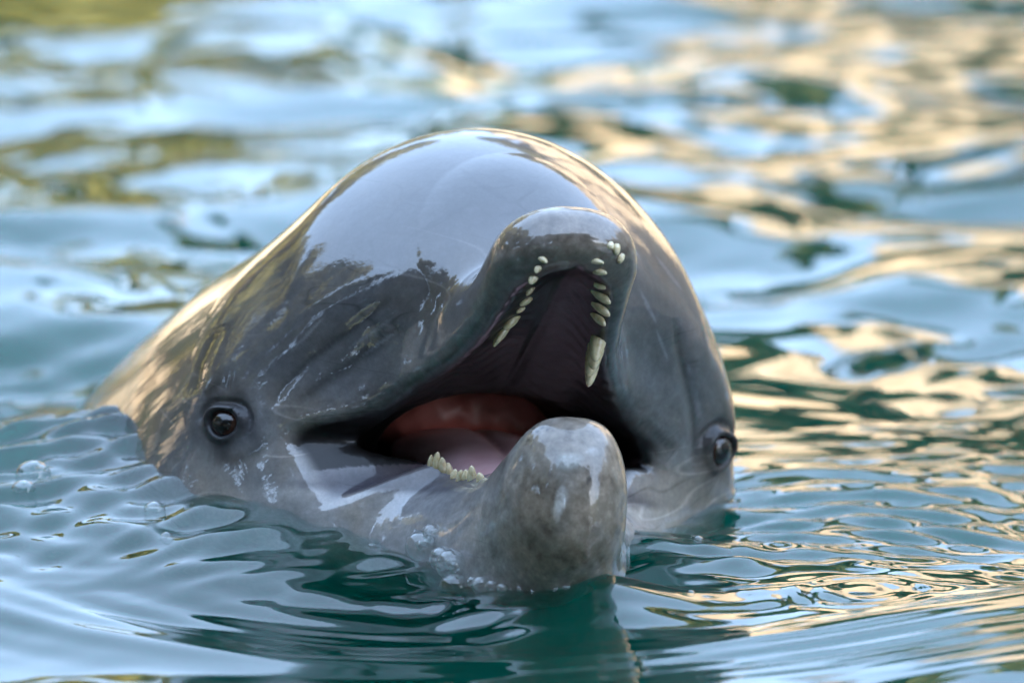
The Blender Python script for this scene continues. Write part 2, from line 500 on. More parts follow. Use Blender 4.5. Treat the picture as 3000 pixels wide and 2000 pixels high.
# old rake marks: thin pale and dark scratches
for sc_, wd_, dkc, seed_ in ((7.0, .010, 1.7, 3.1), (11.0, .010, .5, 8.7)):
    wv = n.nodes.new('ShaderNodeTexNoise'); wv.inputs['Scale'].default_value = sc_; wv.inputs['Detail'].default_value = 1.0
    mp_ = n.nodes.new('ShaderNodeMapping'); mp_.inputs['Rotation'].default_value = (seed_, seed_*.7, seed_*1.9); mp_.inputs['Scale'].default_value = (1, 1, 4.5); mp_.inputs['Location'].default_value = (seed_, 0, 0)
    n.links.new(ob, mp_.inputs[0]); n.links.new(mp_.outputs[0], wv.inputs['Vector'])
    rl = ramp(n, wv.outputs[0], [(.5-wd_, 1.0), (.5, dkc), (.5+wd_, 1.0)])
    nk = noise(n, 9+seed_, 2, .5, ob); rk = ramp(n, nk.outputs[0], [(.50, 0.0), (.62, .9)])
    ms_ = n.nodes.new('ShaderNodeMath'); ms_.operation = 'MULTIPLY_ADD'; n.links.new(sw.outputs[0], ms_.inputs[0]); ms_.inputs[1].default_value = -1.0; ms_.inputs[2].default_value = 1.0
    mm_ = n.nodes.new('ShaderNodeMath'); mm_.operation = 'MULTIPLY'; mm_.use_clamp = True; n.links.new(ms_.outputs[0], mm_.inputs[0]); n.links.new(rk.outputs[0], mm_.inputs[1])
    c = mixc(n, 'MULTIPLY', mm_.outputs[0], c, rl.outputs[0])
n.links.new(c, b.inputs['Base Color'])
b.inputs['Roughness'].default_value = .38
b.inputs['Specular IOR Level'].default_value = .22
n.links.new(pg.outputs[1], b.inputs['Coat Weight'])
b.inputs['Coat Roughness'].default_value = .04
b.inputs['Coat IOR'].default_value = 1.84
b.inputs['Subsurface Weight'].default_value = 0.0
bump = n.nodes.new('ShaderNodeBump'); bump.inputs['Strength'].default_value = 1.0; bump.inputs['Distance'].default_value = .001
nb = noise(n, 55, 3, .5, ob); nf = noise(n, 1.0, 4, .55, fa.outputs['Vector'])
def mt(op, a_, b__):
    o_ = n.nodes.new('ShaderNodeMath'); o_.operation = op
    for i_, v_ in enumerate((a_, b__)):
        if isinstance(v_, (int, float)): o_.inputs[i_].default_value = v_
        else: n.links.new(v_, o_.inputs[i_])
    return o_.outputs[0]
hgt_ = mt('ADD', mt('MULTIPLY', nb.outputs[0], .16), mt('MULTIPLY', mt('MULTIPLY', nf.outputs[0], sw.outputs[1]), .95))
hgt_ = mt('ADD', hgt_, mt('MULTIPLY', n3.outputs[0], .03))
n.links.new(hgt_, bump.inputs['Height']); n.links.new(bump.outputs[0], b.inputs['Coat Normal'])
bump2 = n.nodes.new('ShaderNodeBump'); bump2.inputs['Strength'].default_value = .3; bump2.inputs['Distance'].default_value = .0006
n.links.new(n2.outputs[0], bump2.inputs['Height']); n.links.new(bump2.outputs[0], b.inputs['Normal'])
me.materials.append(skin)

enamel, n, b, out = mat('tooth_enamel')
tc = n.nodes.new('ShaderNodeTexCoord')
nn = noise(n, 3, 4, .6, tc.outputs['Object'])
r = ramp(n, nn.outputs[0], [(.3, (.62, .46, .22)), (.7, (.86, .74, .50))])
n.links.new(r.outputs[0], b.inputs['Base Color']); b.inputs['Roughness'].default_value = .25
b.inputs['Subsurface Weight'].default_value = .15; b.inputs['Subsurface Radius'].default_value = (.003, .002, .001)
b.inputs['Coat Weight'].default_value = .6; b.inputs['Coat Roughness'].default_value = .05

tong, n, b, out = mat('tongue_flesh')
tc = n.nodes.new('ShaderNodeTexCoord')
nn = noise(n, 45, 5, .6, tc.outputs['Object'])
r = ramp(n, nn.outputs[0], [(.3, (.68, .36, .37)), (.7, (.82, .54, .55))])
n.links.new(r.outputs[0], b.inputs['Base Color']); b.inputs['Roughness'].default_value = .3
b.inputs['Coat Weight'].default_value = .5; b.inputs['Coat Roughness'].default_value = .15
bp = n.nodes.new('ShaderNodeBump'); bp.inputs['Strength'].default_value = .3; bp.inputs['Distance'].default_value = .001
n.links.new(nn.outputs[0], bp.inputs['Height']); n.links.new(bp.outputs[0], b.inputs['Normal'])

redf, n, b, out = mat('throat_flesh')
tc = n.nodes.new('ShaderNodeTexCoord')
nn = noise(n, 60, 5, .65, tc.outputs['Object'])
r = ramp(n, nn.outputs[0], [(.25, (.44, .10, .075)), (.75, (.62, .19, .15))])
n.links.new(r.outputs[0], b.inputs['Base Color']); b.inputs['Roughness'].default_value = .4
b.inputs['Coat Weight'].default_value = .2; b.inputs['Coat Roughness'].default_value = .25
bp = n.nodes.new('ShaderNodeBump'); bp.inputs['Strength'].default_value = .4; bp.inputs['Distance'].default_value = .0015
n.links.new(nn.outputs[0], bp.inputs['Height']); n.links.new(bp.outputs[0], b.inputs['Normal'])

eyem, n, b, out = mat('eye_dark')
tc = n.nodes.new('ShaderNodeTexCoord')
gr = n.nodes.new('ShaderNodeVectorMath'); gr.operation = 'MULTIPLY'; gr.inputs[1].default_value = (1, 1, 0)
n.links.new(tc.outputs['Object'], gr.inputs[0])
ln = n.nodes.new('ShaderNodeVectorMath'); ln.operation = 'LENGTH'; n.links.new(gr.outputs[0], ln.inputs[0])
r = ramp(n, ln.outputs[1], [(.0, (.004, .004, .005)), (.60, (.008, .006, .006)), (.70, (.03, .014, .010)), (.84, (.07, .028, .016)), (.95, (.02, .016, .016))])
n.links.new(r.outputs[0], b.inputs['Base Color']); b.inputs['Roughness'].default_value = .2
b.inputs['Coat Weight'].default_value = .6; b.inputs['Coat Roughness'].default_value = .02

# ------------------------------------------------------------------ the dolphin and its parts
def link(name, data, parent=None):
    o = bpy.data.objects.new(name, data); scene.collection.objects.link(o)
    if parent is not None: o.parent = parent
    return o
dolphin = link('dolphin', None)
dolphin['label'] = 'grey dolphin raising its open-mouthed head out of the green water'
dolphin['category'] = 'dolphin'
body = link('body', me, dolphin)

# eyes
def uv_ball(seg=32, rings=20):
    bm = bmesh.new(); bmesh.ops.create_uvsphere(bm, u_segments=seg, v_segments=rings, radius=1.0)
    m = bpy.data.meshes.new('eye'); bm.to_mesh(m); bm.free(); m.shade_smooth(); return m
ball = uv_ball(); ball.materials.append(eyem)
M3 = np.stack([AX_R, AX_V, AX_W], 1)          # view -> world rotation
for c, n_, t1, t2 in EYES:
    o = link('eye', ball, dolphin)
    es = 1.22 if c[0] > 0 else 1.0
    cw = to_world((c-n_*.0052*es)[None])[0]
    R = Matrix(np.stack([M3@t1, M3@np.cross(n_, t1), M3@n_], 1).tolist())
    o.matrix_world = Matrix.Translation(Vector(cw)) @ R.to_4x4() @ Matrix.Diagonal((.0100*es, .0083*es, .0083*es, 1))

# teeth
rnd = random.Random(5)
def tooth_mesh():
    prof = [(0, -.6), (.44, -.6), (.48, -.1), (.45, .2), (.38, .48), (.29, .72), (.20, .88), (.10, .96), (0, 1.0)]
    seg = 10; vs = []; fs = []
    for r_, h in prof[1:-1]:
        for k in range(seg):
            a_ = 2*math.pi*k/seg; vs.append((r_*math.cos(a_)+.10*max(h, 0)**2, r_*math.sin(a_), h))
    nr = len(prof)-2
    for i in range(nr-1):
        for k in range(seg): fs.append((i*seg+k, i*seg+(k+1) % seg, (i+1)*seg+(k+1) % seg, (i+1)*seg+k))
    vs.append((.10, 0, 1.02)); t_ = len(vs)-1
    for k in range(seg): fs.append(((nr-1)*seg+k, (nr-1)*seg+(k+1) % seg, t_))
    m = bpy.data.meshes.new('tooth'); m.from_pydata(vs, [], fs); m.shade_smooth(); m.materials.append(enamel); return m
tooth = tooth_mesh()
TEETH = [  # base pixel, tip pixel, width(m), forward lean
    ((1590, 760), (1606, 770), .0050, .2), ((1576, 786), (1566, 800), .0055, .2), ((1562, 816), (1549, 834), .0070, .2),
    ((1553, 850), (1541, 866), .0058, .2), ((1542, 880), (1523, 898), .0070, .2), ((1526, 906), (1512, 918), .0050, .2),
    ((1500, 938), (1476, 972), .0085, .25), ((1476, 968), (1450, 1014), .0085, .25), ((1458, 990), (1446, 1018), .0065, .25),
    ((1745, 765), (1772, 771), .0055, .2), ((1755, 796), (1780, 802), .0062, .2), ((1756, 836), (1776, 846), .0062, .2),
    ((1758, 864), (1790, 896), .0080, .2), ((1758, 900), (1788, 930), .0088, .2), ((1752, 930), (1776, 960), .0085, .2),
    ((1752, 1000), (1738, 1060), .0140, .2), ((1746, 1020), (1732, 1082), .0145, .2), ((1740, 1042), (1727, 1104), .0135, .2),
    ((1736, 1062), (1726, 1134), .0125, .2),
    ((1788, 720), (1792, 732), .0060, .1), ((1806, 730), (1806, 748), .0075, .1), ((1818, 756), (1812, 772), .0065, .1),
    ((1262, 1308), (1262, 1286), .0052, .2), ((1279, 1318), (1280, 1288), .0066, .2), ((1296, 1330), (1293, 1304), .0066, .2),
    ((1314, 1341), (1313, 1321), .0062, .2), ((1332, 1346), (1331, 1326), .0064, .2), ((1348, 1351), (1349, 1328), .0062, .2),
    ((1364, 1358), (1362, 1337), .0064, .2), ((1384, 1364), (1379, 1332), .0072, .2), ((1408, 1370), (1406, 1354), .0066, .2),
]
lowrow = []
for (bp_, tp, wd, lean) in TEETH:
    if bp_[1] < 1280: continue
    lastw = None
    for yy in range(1262, 1460, 2):
        p = march(field, bp_[0], yy)
        if p is None: continue
        if lastw is not None and p[2]-lastw > .010: break
        lastw = p[2]
    lowrow.append((bp_[0], yy))
lowfit = np.polyfit([a_ for a_, _ in lowrow], [b__ for _, b__ in lowrow], 2); lowown = dict(lowrow)
for (bp_, tp, wd, lean) in TEETH:
    if bp_[1] > 1280:                      # lower row: stands on the inner crest of the jaw
        sh = tp[1]-bp_[1]; yy = max(float(np.polyval(lowfit, bp_[0])), lowown[bp_[0]])
        tp = (tp[0], yy+5+sh*1.25); bp_ = (bp_[0], yy+5); wd *= 1.2
    p = march(field, *bp_)
    if p is None: continue
    k = SPAN/3000*(DIST-p[2])/DIST
    d = np.array([(tp[0]-bp_[0])*k, -(tp[1]-bp_[1])*k, 0.0])
    wd *= .74; d = d*(.88 if bp_[1] < 1000 else 1.0); L = np.linalg.norm(d); d[2] = L*.35+.001; L = np.linalg.norm(d)
    zv = d/L; xv = np.cross(np.array([0, 1.0, 0.1]), zv); xv /= np.linalg.norm(xv); yv = np.cross(zv, xv)
    o = link('tooth', tooth, dolphin)
    R = Matrix(np.stack([M3@xv, M3@yv, M3@zv], 1).tolist())
    o.matrix_world = Matrix.Translation(Vector(to_world(p[None])[0])) @ R.to_4x4() @ Matrix.Rotation(rnd.uniform(0, 6.28), 4, 'Z') @ Matrix.Diagonal((wd*rnd.uniform(.9, 1.1), wd*rnd.uniform(.9, 1.1), L, 1))

# tongue and the red flesh of the throat
def blob(name, fn, box, step, material):
    X_, Y_, Z_ = [np.arange(a_, b__+step, step) for a_, b__ in box]
    V_, Q_ = surface_nets(fn, X_, Y_, Z_)
    V_ = project(fn, V_, 2)
    m = mesh_from(name, to_world(V_), Q_); m.materials.append(material)
    return link(name, m, dolphin)
tongL = Loft(y=[-.04, .0, .04, .08, .11, .13], a=[.046, .044, .036, .028, .021, .018], zm=[-.014, -.014, -.016, -.018, -.018, -.016],
             ht=[.014, .018, .016, .012, .010, .010], hb=[.02]*6, y0=.09, ytip=.14, n=2.4, m=2.2, yb=(-.02, -.06))
def tongue_f(P):
    x_, y_, z_ = loc(P, BJ)
    return tongL(x_, y_, z_)+.0025*np.exp(-(x_/.004)**2)
c0 = E0
blob('tongue', tongue_f, ((c0[0]-.07, c0[0]+.10), (c0[1]-.05, c0[1]+.04), (-.07, .15)), .0025, tong)
def throat_f(P):
    x_, y_, z_ = loc(P, BJ)
    f = ellipsoid(x_, y_, z_, (-.006, -.048, .006), (.062, .026, .022))
    f = smin(f, ellipsoid(x_, y_, z_, (.000, -.050, .020), (.030, .024, .018)), .02)
    f = f+.0005*np.sin(x_*330+y_*120)*np.cos(z_*260+x_*90)+.0025*np.sin(x_*95+1)
    return f
blob('throat_tissue', throat_f, ((c0[0]-.10, c0[0]+.09), (c0[1]-.04, c0[1]+.06), (-.10, .02)), .0025, redf)

# ------------------------------------------------------------------ water
def water_y(py):      # world y of a pixel row on the still water
    a_ = PITCH+math.atan((py-1000)*SPAN/3000/DIST)
    return (T0[2]+DIST*sp_)/math.tan(a_)-DIST*cp
def water_x(px, py):
    dd = math.hypot(water_y(py)+DIST*cp, T0[2]+DIST*sp_)
    return (px-1500)*SPAN/3000*dd/DIST
def waxis(lo, hi, step, far_lo, far_hi, gr): return axis(lo, hi, step, far_lo, far_hi, gr)
WX = waxis(-.50, .50, .0034, -9.5, 9.5, 1.06)
WY = np.concatenate([axis(-.48, .62, .0026, -6.5, .62, 1.07), np.arange(.626, 1.9, .006)])
ext = [WY[-1]+.008]; st_ = .008
while ext[-1] < 13.5: st_ *= 1.07; ext.append(ext[-1]+st_)
WY = np.concatenate([WY, ext])
gx, gy = np.meshgrid(WX, WY, indexing='ij')
rng = np.random.default_rng(11)
def waves(gx, gy, n, l0, l1, slope, spread, dir0=math.pi/2, warp=None):
    h = np.zeros_like(gx); X_, Y_ = (gx, gy) if warp is None else warp
    for i in range(n):
        lam = math.exp(rng.uniform(math.log(l0), math.log(l1)))
        an = dir0+rng.normal(0, spread); k_ = 2*math.pi/lam
        h += slope/k_*math.sqrt(2.0/n)*np.sin(k_*(X_*math.cos(an)+Y_*math.sin(an))+rng.uniform(0, 6.28))
    return h
def g2(cx, cy, sx, sy): return np.exp(-((gx-cx)/sx)**2-((gy-cy)/sy)**2)
wx = gx+waves(gx, gy, 6, .25, .6, .25, 1.2); wy = gy+waves(gx, gy, 6, .2, .5, .25, 1.2)
far = smooth01(gy, .15, .5)
left = smooth01(-gx, -.05, .15); right = 1-left
H = waves(gx, gy, 10, .35, 1.0, .075, .6)
H += waves(gx, gy, 16, .13, .38, .120, .60, warp=(wx, wy))*(.20+.55*far)
H += waves(gx, gy, 22, .04, .12, .060, .9, warp=(wx, wy))*(.22+.40*far)
# chop close to the head on the right and the disturbed water on the left
cr = g2(.22, -.06, .16, .12)+g2(.42, .03, .20, .14)
cl = 1.1*g2(-.30, .02, .20, .10)+.7*g2(-.12, -.10, .18, .07)
H += waves(gx, gy, 24, .014, .050, .24, .65, warp=(wx, wy))*np.clip(cr*.85+cl*1.9, 0, 1.9)
H += waves(gx, gy, 26, .016, .032, .14, .8, warp=(wx, wy))*np.clip(1.2*g2(-.30, .02, .20, .10)+.5*g2(-.14, -.08, .14, .05), 0, 1)
# wake rings running out from the chin and throat
cx0, cy0 = .02, .05
rr = np.hypot((gx-cx0)*.80, gy-cy0)
H += .00050*np.sin(2*math.pi*rr/.026+1.5*np.sin(gx*7))*g2(-.15, -.24, .40, .05)
H += .00042*np.sin(2*math.pi*rr/.017+2*np.sin(gx*5+1))*g2(.30, -.33, .25, .05)
H += .0045*np.exp(-((rr-.37)/.026)**2)*smooth01(gy, .05, -.10)
H += .0030*np.exp(-((rr-.27)/.022)**2)*smooth01(gy, .05, -.10)*(.5+.5*right)
# ring of a drop
dx, dy = water_x(2530, 1750), water_y(1750)
rd = np.hypot(gx-dx, gy-dy)
H += .0005*np.sin(2*math.pi*rd/.017)*np.exp(-((rd-.032)/.020)**2)
# water heaped up against the left cheek and behind it
H += .020*g2(water_x(450, 1380), .05, .12, .10)
H += -.022*g2(water_x(150, 1150), .38, .13, .07)+.010*g2(water_x(100, 950), .62, .22, .06)
H += waves(gx, gy, 20, .035, .11, .20, .9, warp=(wx, wy))*g2(-.46, .36, .20, .16)
H *= 1-.97*np.clip(1.7*g2(-.52, 1.80, .36, .34), 0, 1)
# calm far sheet
H *= np.exp(-np.maximum(0, np.hypot(gx, gy-.5)-2.2)/3.0)
nxw, nyw = gx.shape
# the water climbs or sinks a little where it meets the skin
CONTACT = [(400, 1330), (480, 1390), (560, 1430), (680, 1455), (800, 1480), (960, 1545), (1130, 1600), (1240, 1655), (1350, 1715), (1480, 1728), (1600, 1728), (1720, 1690), (1850, 1580), (2000, 1530), (2110, 1470)]
num_ = np.zeros_like(gx); den_ = np.full_like(gx, 1e-9); fall = np.zeros_like(gx)
for px_, py_ in CONTACT:
    p = march(field0, px_, py_)
    if p is None: continue
    pw = to_world(p[None])[0]
    i_ = np.clip(np.searchsorted(WX, pw[0]), 0, nxw-1); j_ = np.clip(np.searchsorted(WY, pw[1]), 0, nyw-1)
    dz = float(np.clip(pw[2]-H[i_, j_], -.03, .04))
    d2 = (gx-pw[0])**2+(gy-pw[1])**2
    w_ = 1/(d2+.02**2)**2; num_ += w_*dz; den_ += w_
    fall = np.maximum(fall, np.exp(-d2/((.17 if px_ < 1000 else .10 if px_ < 1300 else .06)**2)))
H += num_/den_*fall
I = np.arange(nxw*nyw).reshape(nxw, nyw)
WQ = np.stack([I[:-1, :-1], I[1:, :-1], I[1:, 1:], I[:-1, 1:]], -1).reshape(-1, 4)
wm = mesh_from('water', np.stack([gx, gy, H], -1).reshape(-1, 3), WQ)
water = link('water', wm); water['kind'] = 'structure'
wmat, n, b, out = mat('pool_water')
b.inputs['Base Color'].default_value = (1, 1, 1, 1); b.inputs['Roughness'].default_value = 0.0
b.inputs['Transmission Weight'].default_value = 1.0; b.inputs['IOR'].default_value = 1.55
va = n.nodes.new('ShaderNodeVolumePrincipled')
va.inputs['Color'].default_value = (.003, .42, .30, 1); va.inputs['Density'].default_value = 6.5
va.inputs['Absorption Color'].default_value = (.01, .42, .32, 1); va.inputs['Anisotropy'].default_value = .3
n.links.new(va.outputs[0], out.inputs['Volume'])
wm.materials.append(wmat)
def height_at(x_, y_):
    i = np.clip(np.searchsorted(WX, x_), 0, nxw-1); j = np.clip(np.searchsorted(WY, y_), 0, nyw-1)
    return float(H[i, j])

# pool floor and sides
def box_mesh(name, lo, hi, material):
    bm = bmesh.new(); bmesh.ops.create_cube(bm, size=1.0)
    for v in bm.verts:
        v.co = Vector([lo[i]+(v.co[i]+.5)*(hi[i]-lo[i]) for i in range(3)])
    m = bpy.data.meshes.new(name); bm.to_mesh(m); bm.free(); m.materials.append(material); return m
pf, n, b, out = mat('pool_floor_paint')
tc = n.nodes.new('ShaderNodeTexCoord')
nn = noise(n, 1.3, 5, .6, tc.outputs['Object'])
r = ramp(n, nn.outputs[0], [(.3, (.10, .24, .20)), (.7, (.22, .40, .34))])
n.links.new(r.outputs[0], b.inputs['Base Color']); b.inputs['Roughness'].default_value = .8
o = link('pool_floor', box_mesh('pool_floor', (-9.6, -6.6, -2.6), (9.6, 13.6, -2.4), pf)); o['kind'] = 'structure'
stone, n, b, out = mat('sandstone')
tc = n.nodes.new('ShaderNodeTexCoord')
nn = noise(n, .9, 8, .65, tc.outputs['Object'])
r = ramp(n, nn.outputs[0], [(.30, (.16, .12, .085)), (.45, (.40, .31, .21)), (.7, (.58, .48, .35))])
n.links.new(r.outputs[0], b.inputs['Base Color']); b.inputs['Roughness'].default_value = .85
coping, n, b, out = mat('coping_concrete')
tc = n.nodes.new('ShaderNodeTexCoord')
nn = noise(n, 3, 6, .6, tc.outputs['Object'])
r = ramp(n, nn.outputs[0], [(.3, (.24, .21, .17)), (.7, (.40, .36, .30))])
n.links.new(r.outputs[0], b.inputs['Base Color']); b.inputs['Roughness'].default_value = .85
for lo, hi in (((-10, -7, -2.6), (10, -6.45, .25)), ((-10, 13.45, -2.6), (10, 14, .25)), ((-10, -6.45, -2.6), (-9.45, 13.45, .25)), ((9.45, -6.45, -2.6), (10, 13.45, .25))):
    o = link('pool_wall', box_mesh('pool_wall', lo, hi, coping)); o['kind'] = 'structure'
earth, n, b, out = mat('dry_ground')
tc = n.nodes.new('ShaderNodeTexCoord')
nn = noise(n, .35, 8, .65, tc.outputs['Object'])
r = ramp(n, nn.outputs[0], [(.35, (.09, .10, .04)), (.6, (.24, .20, .12))])
n.links.new(r.outputs[0], b.inputs['Base Color']); b.inputs['Roughness'].default_value = .95
vs = [(-200, -200, .2), (200, -200, .2), (200, 200, .2), (-200, 200, .2), (-9.9, -6.9, .2), (9.9, -6.9, .2), (9.9, 13.9, .2), (-9.9, 13.9, .2)]
gm = bpy.data.meshes.new('ground'); gm.from_pydata(vs, [], [(0, 1, 5, 4), (1, 2, 6, 5), (2, 3, 7, 6), (3, 0, 4, 7)]); gm.materials.append(earth)
o = link('ground', gm); o['kind'] = 'structure'

# rocky bank: far side right of the middle and along the right side
from mathutils import noise as mn
def rock_bank(name, x0, x1, y0, y1, hgt, res=.16, seed=0.0):
    nx_ = int((x1-x0)/res)+1; ny_ = int((y1-y0)/res)+1
    vs = []; fs = []
    for i in range(nx_+1):
        for j in range(ny_+1):
            x_ = x0+(x1-x0)*i/nx_; y_ = y0+(y1-y0)*j/ny_
            ed = min((x_-x0), (x1-x_), (y_-y0), (y1-y_))
            pr = min(1, max(0, ed/1.1))
            pr = pr*pr*(3-2*pr)
            q = Vector((x_*.55+seed, y_*.55, 0))
            lump = 1.0+.55*mn.noise(q)+.35*mn.noise(q*2.3)
            step_ = abs(mn.noise(q*1.2+Vector((5, 5, 5))))*.5
            z_ = hgt*pr*max(.15, lump-step_)+.16*mn.noise(q*6)*pr
            dxx = .25*mn.noise(q*3+Vector((9, 0, 0))); dyy = .25*mn.noise(q*3+Vector((0, 9, 0)))
            vs.append((x_+dxx*pr, y_+dyy*pr, .12+z_))
    for i in range(nx_):
        for j in range(ny_):
            a_ = i*(ny_+1)+j; fs.append((a_, a_+ny_+1, a_+ny_+2, a_+1))
    m = bpy.data.meshes.new(name); m.from_pydata(vs, [], fs); m.materials.append(stone)
    o = link(name, m); o['kind'] = 'structure'
rock_bank('rocky_bank', -.2, 16, 13.6, 18.5, 5.3)
rock_bank('rocky_bank', 9.6, 15, -5, 13.5, 5.2, .2, 7.0)
rock_bank('rocky_bank', 3.4, 16, 16.5, 22, 9.0, .3, 17.0)
rock_bank('rocky_bank', -14, -9.4, -6, 16, 2.2, .2, 3.0)
rock_bank('rocky_bank', -12, -2.9, 13.4, 17.0, 1.7, .2, 13.0)
# low wooded hill all round
hv = []; hf = []
for i in range(97):
    a_ = 2*math.pi*i/96
    for j, (rr_, hh) in enumerate(((34, .15), (40, 2.6), (50, 5.2), (64, 7.0), (90, 6.0))):
        q = Vector((math.cos(a_)*3, math.sin(a_)*3, j*.4))
        hv.append((rr_*math.cos(a_), rr_*math.sin(a_), .15+(hh-.15)*(1+.45*mn.noise(q)+.2*mn.noise(q*4))))
for i in range(96):
    for j in range(4): hf.append((i*5+j, (i+1)*5+j, (i+1)*5+j+1, i*5+j+1))
hm = bpy.data.meshes.new('hill'); hm.from_pydata(hv, [], hf); hm.shade_smooth()
hmat, n, b, out = mat('wooded_hill')
nn = noise(n, 60, 6, .7); r = ramp(n, nn.outputs[0], [(.35, (.03, .045, .015)), (.65, (.13, .13, .045))])
n.links.new(r.outputs[0], b.inputs['Base Color']); b.inputs['Roughness'].default_value = .95
hm.materials.append(hmat); o = link('hill', hm); o['kind'] = 'structure'

# trees
leafm, n, b, out = mat('olive_leaf')
oi = n.nodes.new('ShaderNodeObjectInfo')
tc = n.nodes.new('ShaderNodeTexCoord'); nn = noise(n, 1.4, 3, .6, tc.outputs['Object'])
r = ramp(n, nn.outputs[0], [(.3, (.115, .115, .022)), (.7, (.30, .26, .065))])
n.links.new(r.outputs[0], b.inputs['Base Color']); b.inputs['Roughness'].default_value = .6
bark, n, b, out = mat('tree_bark')
nn = noise(n, 8, 4); r = ramp(n, nn.outputs[0], [(.3, (.07, .05, .035)), (.7, (.17, .13, .09))])
n.links.new(r.outputs[0], b.inputs['Base Color']); b.inputs['Roughness'].default_value = .9
def make_tree(loc_, hgt, rad, seed, label, group, leaf=None, name='tree', low=.45):
    rg = np.random.default_rng(seed)
    root = link(name, None); root.location = loc_
    root['label'] = label; root['category'] = name; root['group'] = group
    vs = []; fs = []; seg = 7
    def limb(p0, p1, r0, r1):
        d = Vector(p1)-Vector(p0); q = d.to_track_quat('Z', 'Y'); o_ = len(vs)
        for p_, rr_ in ((p0, r0), (p1, r1)):
            for k_ in range(seg):
                a_ = 2*math.pi*k_/seg
                vs.append(tuple(Vector(p_)+q@Vector((rr_*math.cos(a_), rr_*math.sin(a_), 0))))
        for k_ in range(seg): fs.append((o_+k_, o_+(k_+1) % seg, o_+seg+(k_+1) % seg, o_+seg+k_))
    fork = (rg.normal(0, .1), rg.normal(0, .1), hgt*.32)
    limb((0, 0, -.1), fork, hgt*.035, hgt*.024)
    cl = []
    for k_ in range(13):
        a_ = 2*math.pi*k_/6.5+rg.uniform(-.3, .3); rr_ = rad*rg.uniform(.25, .75); zz = hgt*rg.uniform(low, .88)
        e_ = (fork[0]+rr_*math.cos(a_), fork[1]+rr_*math.sin(a_), zz)
        limb(fork, e_, hgt*.016, hgt*.005); cl.append((e_, rad*rg.uniform(.32, .52)))
    tm = bpy.data.meshes.new('trunk'); tm.from_pydata(vs, [], fs); tm.materials.append(bark); link('trunk', tm, root)
    P_ = []; 
    for e_, r_ in cl:
        k_ = 420
        d_ = rg.normal(size=(k_, 3)); d_ /= np.linalg.norm(d_, axis=1, keepdims=True)
        P_.append(np.array(e_)+d_*r_*rg.uniform(.3, 1.05, (k_, 1))*np.array([1, 1, .8]))
    P_ = np.concatenate(P_); m_ = len(P_)
    a1 = rg.normal(size=(m_, 3)); a1 /= np.linalg.norm(a1, axis=1, keepdims=True)
    a2 = np.cross(a1, rg.normal(size=(m_, 3))); a2 /= np.linalg.norm(a2, axis=1, keepdims=True)
    L_ = rad*.115*rg.uniform(.7, 1.3, (m_, 1))
    VV = np.stack([P_-a1*L_, P_+a2*L_*.45, P_+a1*L_, P_-a2*L_*.45], 1).reshape(-1, 3)
    cm = mesh_from('crown', VV, np.arange(len(VV)).reshape(-1, 4), False); cm.materials.append(leaf or leafm); link('crown', cm, root)
darkleaf, n, b, out = mat('evergreen_leaf')
nn = noise(n, 1.4, 3, .6); r = ramp(n, nn.outputs[0], [(.3, (.012, .028, .012)), (.7, (.040, .070, .025))])
n.links.new(r.outputs[0], b.inputs['Base Color']); b.inputs['Roughness'].default_value = .6
gl = 'trees along the left bank'
for i, (x_, y_, h_, r_) in enumerate([(-12.6, -5, 11.5, 3.4), (-11.8, -1.2, 10.8, 3.2), (-12.4, 2.6, 10.4, 3.2), (-11.8, 6.2, 9.4, 3.0), (-12.2, 9.8, 9.0, 3.0), (-12.6, 13.6, 8.4, 2.8)]):
    make_tree((x_, y_, .2), h_, r_, 20+i, 'olive tree on the left bank, seen mirrored in the wet head', gl, None, 'tree', .14)
gk = 'tall dark trees behind the viewer'
for i, (x_, y_, h_, r_) in enumerate([(-9.5, -9.5, 11.5, 3.6), (-5.2, -10.5, 11.8, 3.6), (-1.2, -11.0, 10.6, 3.4), (2.8, -10.6, 11.2, 3.5), (7.0, -9.8, 10.6, 3.5)]):
    make_tree((x_, y_, .2), h_, r_, 80+i, 'tall dark evergreen tree behind the viewer, mirrored in the wet jaw', gk, darkleaf)
for i, (x_, y_, h_, r_) in enumerate([(-10.5, -8.2, 5.2, 2.6), (-7.4, -9.2, 5.4, 2.4), (-3.2, -9.6, 5.0, 2.4), (.8, -9.8, 5.2, 2.3), (4.8, -9.6, 5.0, 2.3)]):  # unseen bushes added to close the bright sky gap mirrored on the jaw
    make_tree((x_, y_, .2), h_, r_, 90+i, 'dense dark bush added unseen behind the viewer to block low sky mirrored in the throat', 'bushes behind the viewer', darkleaf, 'bush', .12)
gf = 'low trees on the far bank'
for i, (x_, y_, h_, r_) in enumerate([(-4.6, 16.0, 3.3, 1.4), (-3.1, 16.2, 3.4, 1.2), (-2.0, 16.3, 4.9, 1.3), (-1.2, 16.6, 4.6, 1.1)]):
    make_tree((x_, y_, .2), h_, r_, 40+i, 'low olive tree on the far bank, mirrored yellow-green in the water', gf, None, 'tree', .16)
for i, (x_, y_, h_, r_) in enumerate([(-6.2, 17.5, 10.5, 2.6), (-9.4, 17.0, 11.0, 3.2), (-12.5, 17.5, 10.0, 3.2)]):
    make_tree((x_, y_, .2), h_, r_, 48+i, 'tall olive tree at the far left, mirrored along the rim of the forehead', 'tall trees at the far left', None, 'tree', .25)

